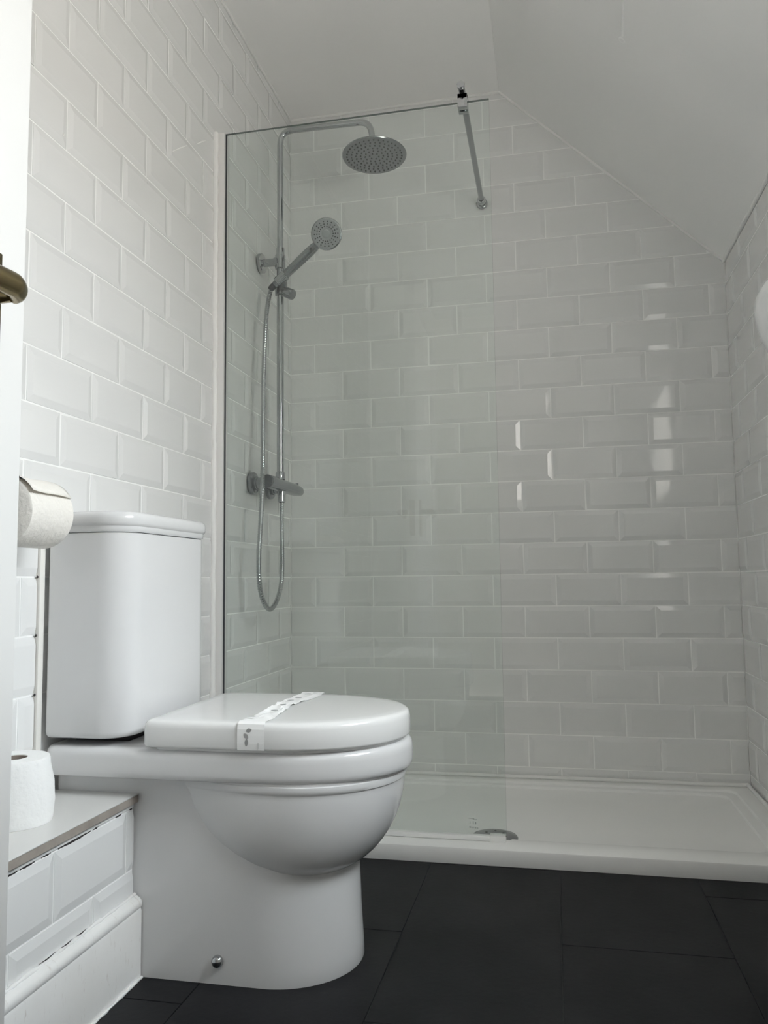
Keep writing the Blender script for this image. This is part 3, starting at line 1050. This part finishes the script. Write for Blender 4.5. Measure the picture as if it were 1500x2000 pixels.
for r_, (y, z, w, _) in enumerate(path):
    t = max(0.0, min(1.0, (y - (YC - HWL)) / (2 * HWL)))
    sq = 1.0 - 0.28 * math.exp(-((t - 0.42) / 0.22) ** 2)          # band bunches up towards the middle
    sh = 0.004 * math.sin(t * 9.0)
    for c in range(cols):
        u = c / (cols - 1) - 0.5
        amp = w
        zz = z + amp * (0.5 + 0.5 * math.sin(u * 9 + y * 85 + 2.0 * math.sin(y * 37))) * (0.4 + 1.1 * rnd.random()) + (0.0005 if w == 0 else 0)
        vv.append(((bx0 + bx1) / 2 + u * (bx1 - bx0) * sq + sh * (1 if w else 0), y + (rnd.uniform(-1, 1) * 0.001 if w else 0), zz))
for r_ in range(len(path) - 1):
    for c in range(cols - 1):
        a = r_ * cols + c
        ff.append((a, a + 1, a + cols + 1, a + cols))
strip = mesh('strip', vv, ff, M_BAND, band, smooth=False)
sol = strip.modifiers.new('thickness', 'SOLIDIFY')
sol.thickness = 0.0003
sol.offset = 1.0


def leaf(cx, cz, ang, L, W, yy, name='leaf_print', m=M_PRINT, flat=False):
    pts = []
    for i in range(12):
        a = 2 * pi * i / 12
        u = L / 2 * math.cos(a)
        w_ = W / 2 * math.sin(a) * (1 - 0.55 * abs(math.cos(a)) ** 2)
        x = cx + u * math.cos(ang) - w_ * math.sin(ang)
        z = cz + u * math.sin(ang) + w_ * math.cos(ang)
        pts.append((x, z))
    bm = bmesh.new()
    if flat:
        add_loft(bm, [[(x, yy + (z - cz), 0.4448) for x, z in pts], [(x, yy + (z - cz), 0.4454) for x, z in pts]])
    else:
        add_loft(bm, [[(x, yy, z) for x, z in pts], [(x, yy - 0.0002, z) for x, z in pts]])
    bm_obj(name, bm, m, band)


yb_ = YC - HWL - 0.0026
leaf(0.3945, 0.4270, 0.3, 0.0105, 0.0070, yb_ + 0.0005)
leaf(0.3895, 0.4180, 2.3, 0.0110, 0.0075, yb_)
leaf(0.3905, 0.4075, 1.5, 0.0135, 0.0062, yb_)
leaf(0.4105, 0.4020, 1.5, 0.0130, 0.0035, yb_, 'grey_print', M_PRINT2)
for (x, y, an) in ((0.389, YC - 0.150, 0.4), (0.405, YC - 0.085, 0.2), (0.398, YC - 0.02, 0.8), (0.396, YC + 0.03, 0.3), (0.400, YC + 0.065, 0.2), (0.403, YC + 0.115, 0.4), (0.410, YC + 0.145, 0.3)):
    leaf(x, 0.0, an, 0.0125, 0.0075, y, flat=True)
set_base(band, (0.3975, YC, 0.4395))

# ------------------------------------------------------------------ toilet rolls
roll = tag(empty('toilet_roll'), 'cream toilet roll with loose end hanging on the wall holder', 'toilet roll', group='toilet rolls')
ox, oz, RR = 0.0635, 0.7835, 0.0545
ry0, ry1 = -1.567, -1.457
bm = bmesh.new()
add_lathe(bm, (ox, ry0, oz), (0, 1, 0), [(0.0200, 0.0), (RR - 0.003, 0.0), (RR, 0.002), (RR, 0.108), (RR - 0.003, 0.110), (0.0200, 0.110), (0.0200, 0.0)], 48)
bm_obj('paper', bm, M_PAPER, roll, smooth=40)
lathe('core', (ox, ry0, oz), (0, 1, 0), [(0.0199, 0.001), (0.0199, 0.109), (0.0185, 0.109), (0.0185, 0.001), (0.0199, 0.001)], M_CARD, roll, n=32)
# loose end lifting off the top
vv, ff = [], []
for i in range(11):
    t = i / 10
    a = 2.25 - t * 1.75
    lift = 0.001 + 0.0075 * (t ** 1.5)
    for j in range(9):
        s_ = j / 8
        r = RR + lift * (0.35 + 0.65 * (1 - s_)) + 0.0012 * math.sin(s_ * 7 + t * 3)
        vv.append((ox + r * math.cos(a), ry0 + 0.001 + 0.107 * s_, oz + r * math.sin(a)))
for i in range(10):
    for j in range(8):
        q = i * 9 + j
        ff.append((q, q + 1, q + 10, q + 9))
flap = mesh('loose_end', vv, ff, M_PAPER, roll, smooth=True)
sol = flap.modifiers.new('thickness', 'SOLIDIFY')
sol.thickness = 0.0005
set_base(roll, (ox, (ry0 + ry1) / 2, oz - RR))

hold = tag(empty('roll_holder'), 'chrome wall holder carrying the cream toilet roll', 'roll holder')
bm = bmesh.new()
add_tube(bm, fillet([(0.0075, -1.596, oz + 0.0105), (0.048, -1.596, oz + 0.0105), (ox, -1.588, oz + 0.0105), (ox, -1.440, oz + 0.0105)], 0.012), 0.0062, 16)
bm_obj('arm', bm, M_CHROME, hold, smooth=50)
lathe('wall_rose', (0.0074, -1.596, oz + 0.0105), (1, 0, 0), [(0, 0), (0.022, 0), (0.022, 0.006), (0.019, 0.009), (0.007, 0.010)], M_CHROME, hold, n=32)
set_base(hold, (0.0074, -1.596, oz + 0.0105))

roll2 = tag(empty('toilet_roll'), 'white spare toilet roll standing on the boxing shelf', 'toilet roll', group='toilet rolls')
cx, cy, zb = 0.0640, -1.520, 0.3058
H = 0.0975
bm = bmesh.new()
rings = []
nn = 48
for (h, r) in ((0.0, 0.0200), (0.0, 0.0540), (0.004, 0.0550), (0.03, 0.0552), (0.06, 0.0548), (0.085, 0.0536), (0.094, 0.0530), (H, 0.0515), (H, 0.0200), (0.0, 0.0200)):
    ring = []
    for i in range(nn):
        a = 2 * pi * i / nn
        flare = 0.0
        if r > 0.03 and h < 0.084:
            # the loose outer sheet bellies out towards the room near the bottom
            da = math.atan2(math.sin(a - 0.05), math.cos(a - 0.05))
            flare = 0.0075 * math.exp(-(da / 0.9) ** 2) * max(0.0, math.sin(pi * min(1, (0.086 - h) / 0.10))) ** 0.8
        ring.append((cx + (r + flare) * math.cos(a), cy + (r + flare) * math.sin(a), zb + h))
    rings.append(ring)
add_loft(bm, rings, False, False)
bm_obj('paper', bm, M_PAPERW, roll2, smooth=45)
lathe('core', (cx, cy, zb), (0, 0, 1), [(0.0199, 0.001), (0.0199, H - 0.001), (0.0185, H - 0.001), (0.0185, 0.001), (0.0199, 0.001)], M_CARD, roll2, n=32)
set_base(roll2, (cx, cy, zb))

# ------------------------------------------------------------------ open panelled door at the left
door = tag(empty('door_1'), 'open white panelled door with brass lever at the left edge', 'door', kind='structure')
DX0, DX1, DY0, DY1, DZ1 = 0.300, 0.3430, -2.520, -1.898, 1.985
box('leaf', (DX0 + 0.006, DY0, 0.008), (DX1 - 0.006, DY1, DZ1), M_DOOR, door, bev=0.0015)
stile = 0.105
for (a, b, nm) in (((DY0, 0.008), (DY0 + stile, DZ1), 'stile'), ((DY1 - stile, 0.008), (DY1, DZ1), 'stile'),
                   ((DY0 + stile, 0.008), (DY1 - stile, 0.22), 'rail'), ((DY0 + stile, 0.745), (DY1 - stile, 0.960), 'rail'), ((DY0 + stile, DZ1 - 0.12), (DY1 - stile, DZ1), 'rail')):
    for (x0, x1) in ((DX1 - 0.0062, DX1), (DX0, DX0 + 0.0062)):
        box(nm, (x0, a[0], a[1]), (x1, b[0], b[1]), M_DOOR, door, bev=0.0012)
for (z0, z1) in ((0.22, 0.745), (0.960, DZ1 - 0.12)):
    bm = bmesh.new()
    y0, y1 = DY0 + stile, DY1 - stile
    for x, w in ((DX1 - 0.004, 1), ):
        for (ins, rad) in ((0.007, 0.0055), (0.024, 0.0042)):
            for p, q in (((y0 + ins, z0 + ins), (y1 - ins, z0 + ins)), ((y1 - ins, z0 + ins), (y1 - ins, z1 - ins)), ((y1 - ins, z1 - ins), (y0 + ins, z1 - ins)), ((y0 + ins, z1 - ins), (y0 + ins, z0 + ins))):
                add_tube(bm, [(x, p[0], p[1]), (x, q[0], q[1])], rad, 10)
    bm_obj('panel_moulding', bm, M_DOOR, door, smooth=50)
HY = -1.962
HZ = 0.958
for s, x in ((1, DX1), (-1, DX0)):
    bp = box('handle_plate', (x - (0.001 if s > 0 else 0.006), HY - 0.021, HZ - 0.105), (x + (0.006 if s > 0 else 0.001), HY + 0.021, HZ + 0.050), M_BRASS, door, bev=0.0015)
    bm = bmesh.new()
    X = x + s * 0.005
    add_tube(bm, fillet([(X, HY, HZ), (X + s * 0.036, HY, HZ), (X + s * 0.043, HY - 0.016, HZ), (X + s * 0.042, HY - 0.070, HZ - 0.002), (X + s * 0.040, HY - 0.112, HZ - 0.006)], 0.016, 8), 0.0100, 20)
    for v_ in bm.verts:
        if (v_.co.x - X) * s > 0.030:
            v_.co.z = HZ + (v_.co.z - HZ) * 1.22
    bm_obj('lever', bm, M_BRASS, door, smooth=50)
box('latch_plate', ((DX0 + DX1) / 2 - 0.011, DY1 - 0.001, HZ - 0.105), ((DX0 + DX1) / 2 + 0.011, DY1 + 0.0012, HZ + 0.045), M_BRASS, door, bev=0.0006)
set_base(door, (DX0, DY0, 0))

# ------------------------------------------------------------------ fill light added out of view in the hall to brighten the room
def hall_fill_light(x, y, strength, color, label):
    root = tag(empty('hall_fill_light'), label, 'fill light')
    m = bpy.data.materials.new('fill_light_diffuser')
    m.use_nodes = True
    b_ = m.node_tree.nodes['Principled BSDF']
    b_.inputs['Base Color'].default_value = (0.9, 0.88, 0.85, 1)
    b_.inputs['Emission Color'].default_value = (*color, 1)
    b_.inputs['Emission Strength'].default_value = strength
    lathe('fill_light_rim', (x, y, CEIL), (0, 0, -1), [(0, 0), (0.160, 0), (0.160, 0.026), (0.156, 0.030), (0.142, 0.030), (0.141, 0.022), (0, 0.022)], M_CHROME, root, n=40)
    lathe('diffuser', (x, y, CEIL - 0.0225), (0, 0, -1), [(0.140, 0), (0.140, 0.004), (0.10, 0.0065), (0, 0.0075)], m, root, n=32)
    return set_base(root, (x, y, CEIL))


hall_fill_light(0.70, -3.00, 8.0, (1.0, 0.95, 0.89), 'round flat fill light added on the unseen hallway ceiling')


# ------------------------------------------------------------------ wall-hung basin under the window (its front edge enters the view at the right)
bas = tag(empty('wash_basin'), 'rounded white wash basin whose front edge shows at the right edge', 'basin')
BCX, BCY, BZ = 1.276, -1.920, 0.920


def bloop(ax, ay, z, cx=BCX, n=56):
    pts = []
    for i in range(n):
        t = 2 * pi * i / n
        x = cx + ax * math.cos(t)
        if math.cos(t) > 0:                        # the half against the wall is squared off
            x = cx + (WX - 0.003 - cx) * min(1.0, 1.25 * math.cos(t)) * min(1.0, ax / 0.19)
        pts.append((x, BCY + ay * math.sin(t), z))
    return pts


bm = bmesh.new()
add_loft(bm, [bloop(0.040, 0.045, BZ - 0.150), bloop(0.080, 0.090, BZ - 0.147), bloop(0.115, 0.130, BZ - 0.137), bloop(0.146, 0.166, BZ - 0.117), bloop(0.170, 0.194, BZ - 0.090), bloop(0.187, 0.215, BZ - 0.060),
              bloop(0.198, 0.228, BZ - 0.032), bloop(0.203, 0.234, BZ - 0.012), bloop(0.2035, 0.235, BZ - 0.005), bloop(0.2015, 0.233, BZ - 0.001), bloop(0.196, 0.228, BZ), bloop(0.172, 0.205, BZ - 0.001, BCX - 0.03),
              bloop(0.150, 0.197, BZ - 0.008, BCX - 0.04), bloop(0.135, 0.180, BZ - 0.06, BCX - 0.04), bloop(0.10, 0.13, BZ - 0.11, BCX - 0.03), bloop(0.03, 0.03, BZ - 0.125)])
bm_obj('bowl', bm, M_SEAT, bas, smooth=50)
lathe('waste_trap', (BCX, BCY, BZ - 0.150), (0, 0, -1), [(0.022, -0.004), (0.022, 0.02), (0.017, 0.021), (0.017, 0.07), (0.034, 0.072), (0.034, 0.15), (0.030, 0.16), (0, 0.161)], M_CHROME, bas, n=28)
tube('waste_pipe', fillet([(BCX, BCY, BZ - 0.245), (WX, BCY, BZ - 0.245)], 0.01), 0.016, M_CHROME, bas, n=20)
tap = lathe('tap_body', (BCX + 0.125, BCY, BZ - 0.003), (0, 0, 1), [(0, 0), (0.022, 0), (0.022, 0.01), (0.017, 0.02), (0.016, 0.08), (0.018, 0.09), (0.018, 0.11), (0, 0.112)], M_CHROME, bas, n=28)
tube('tap_spout', fillet([(BCX + 0.125, BCY, BZ + 0.070), (BCX + 0.03, BCY, BZ + 0.085), (BCX + 0.015, BCY, BZ + 0.06)], 0.02), 0.010, M_CHROME, tap, n=18)
set_base(bas, (WX - 0.003, BCY, BZ - 0.15))
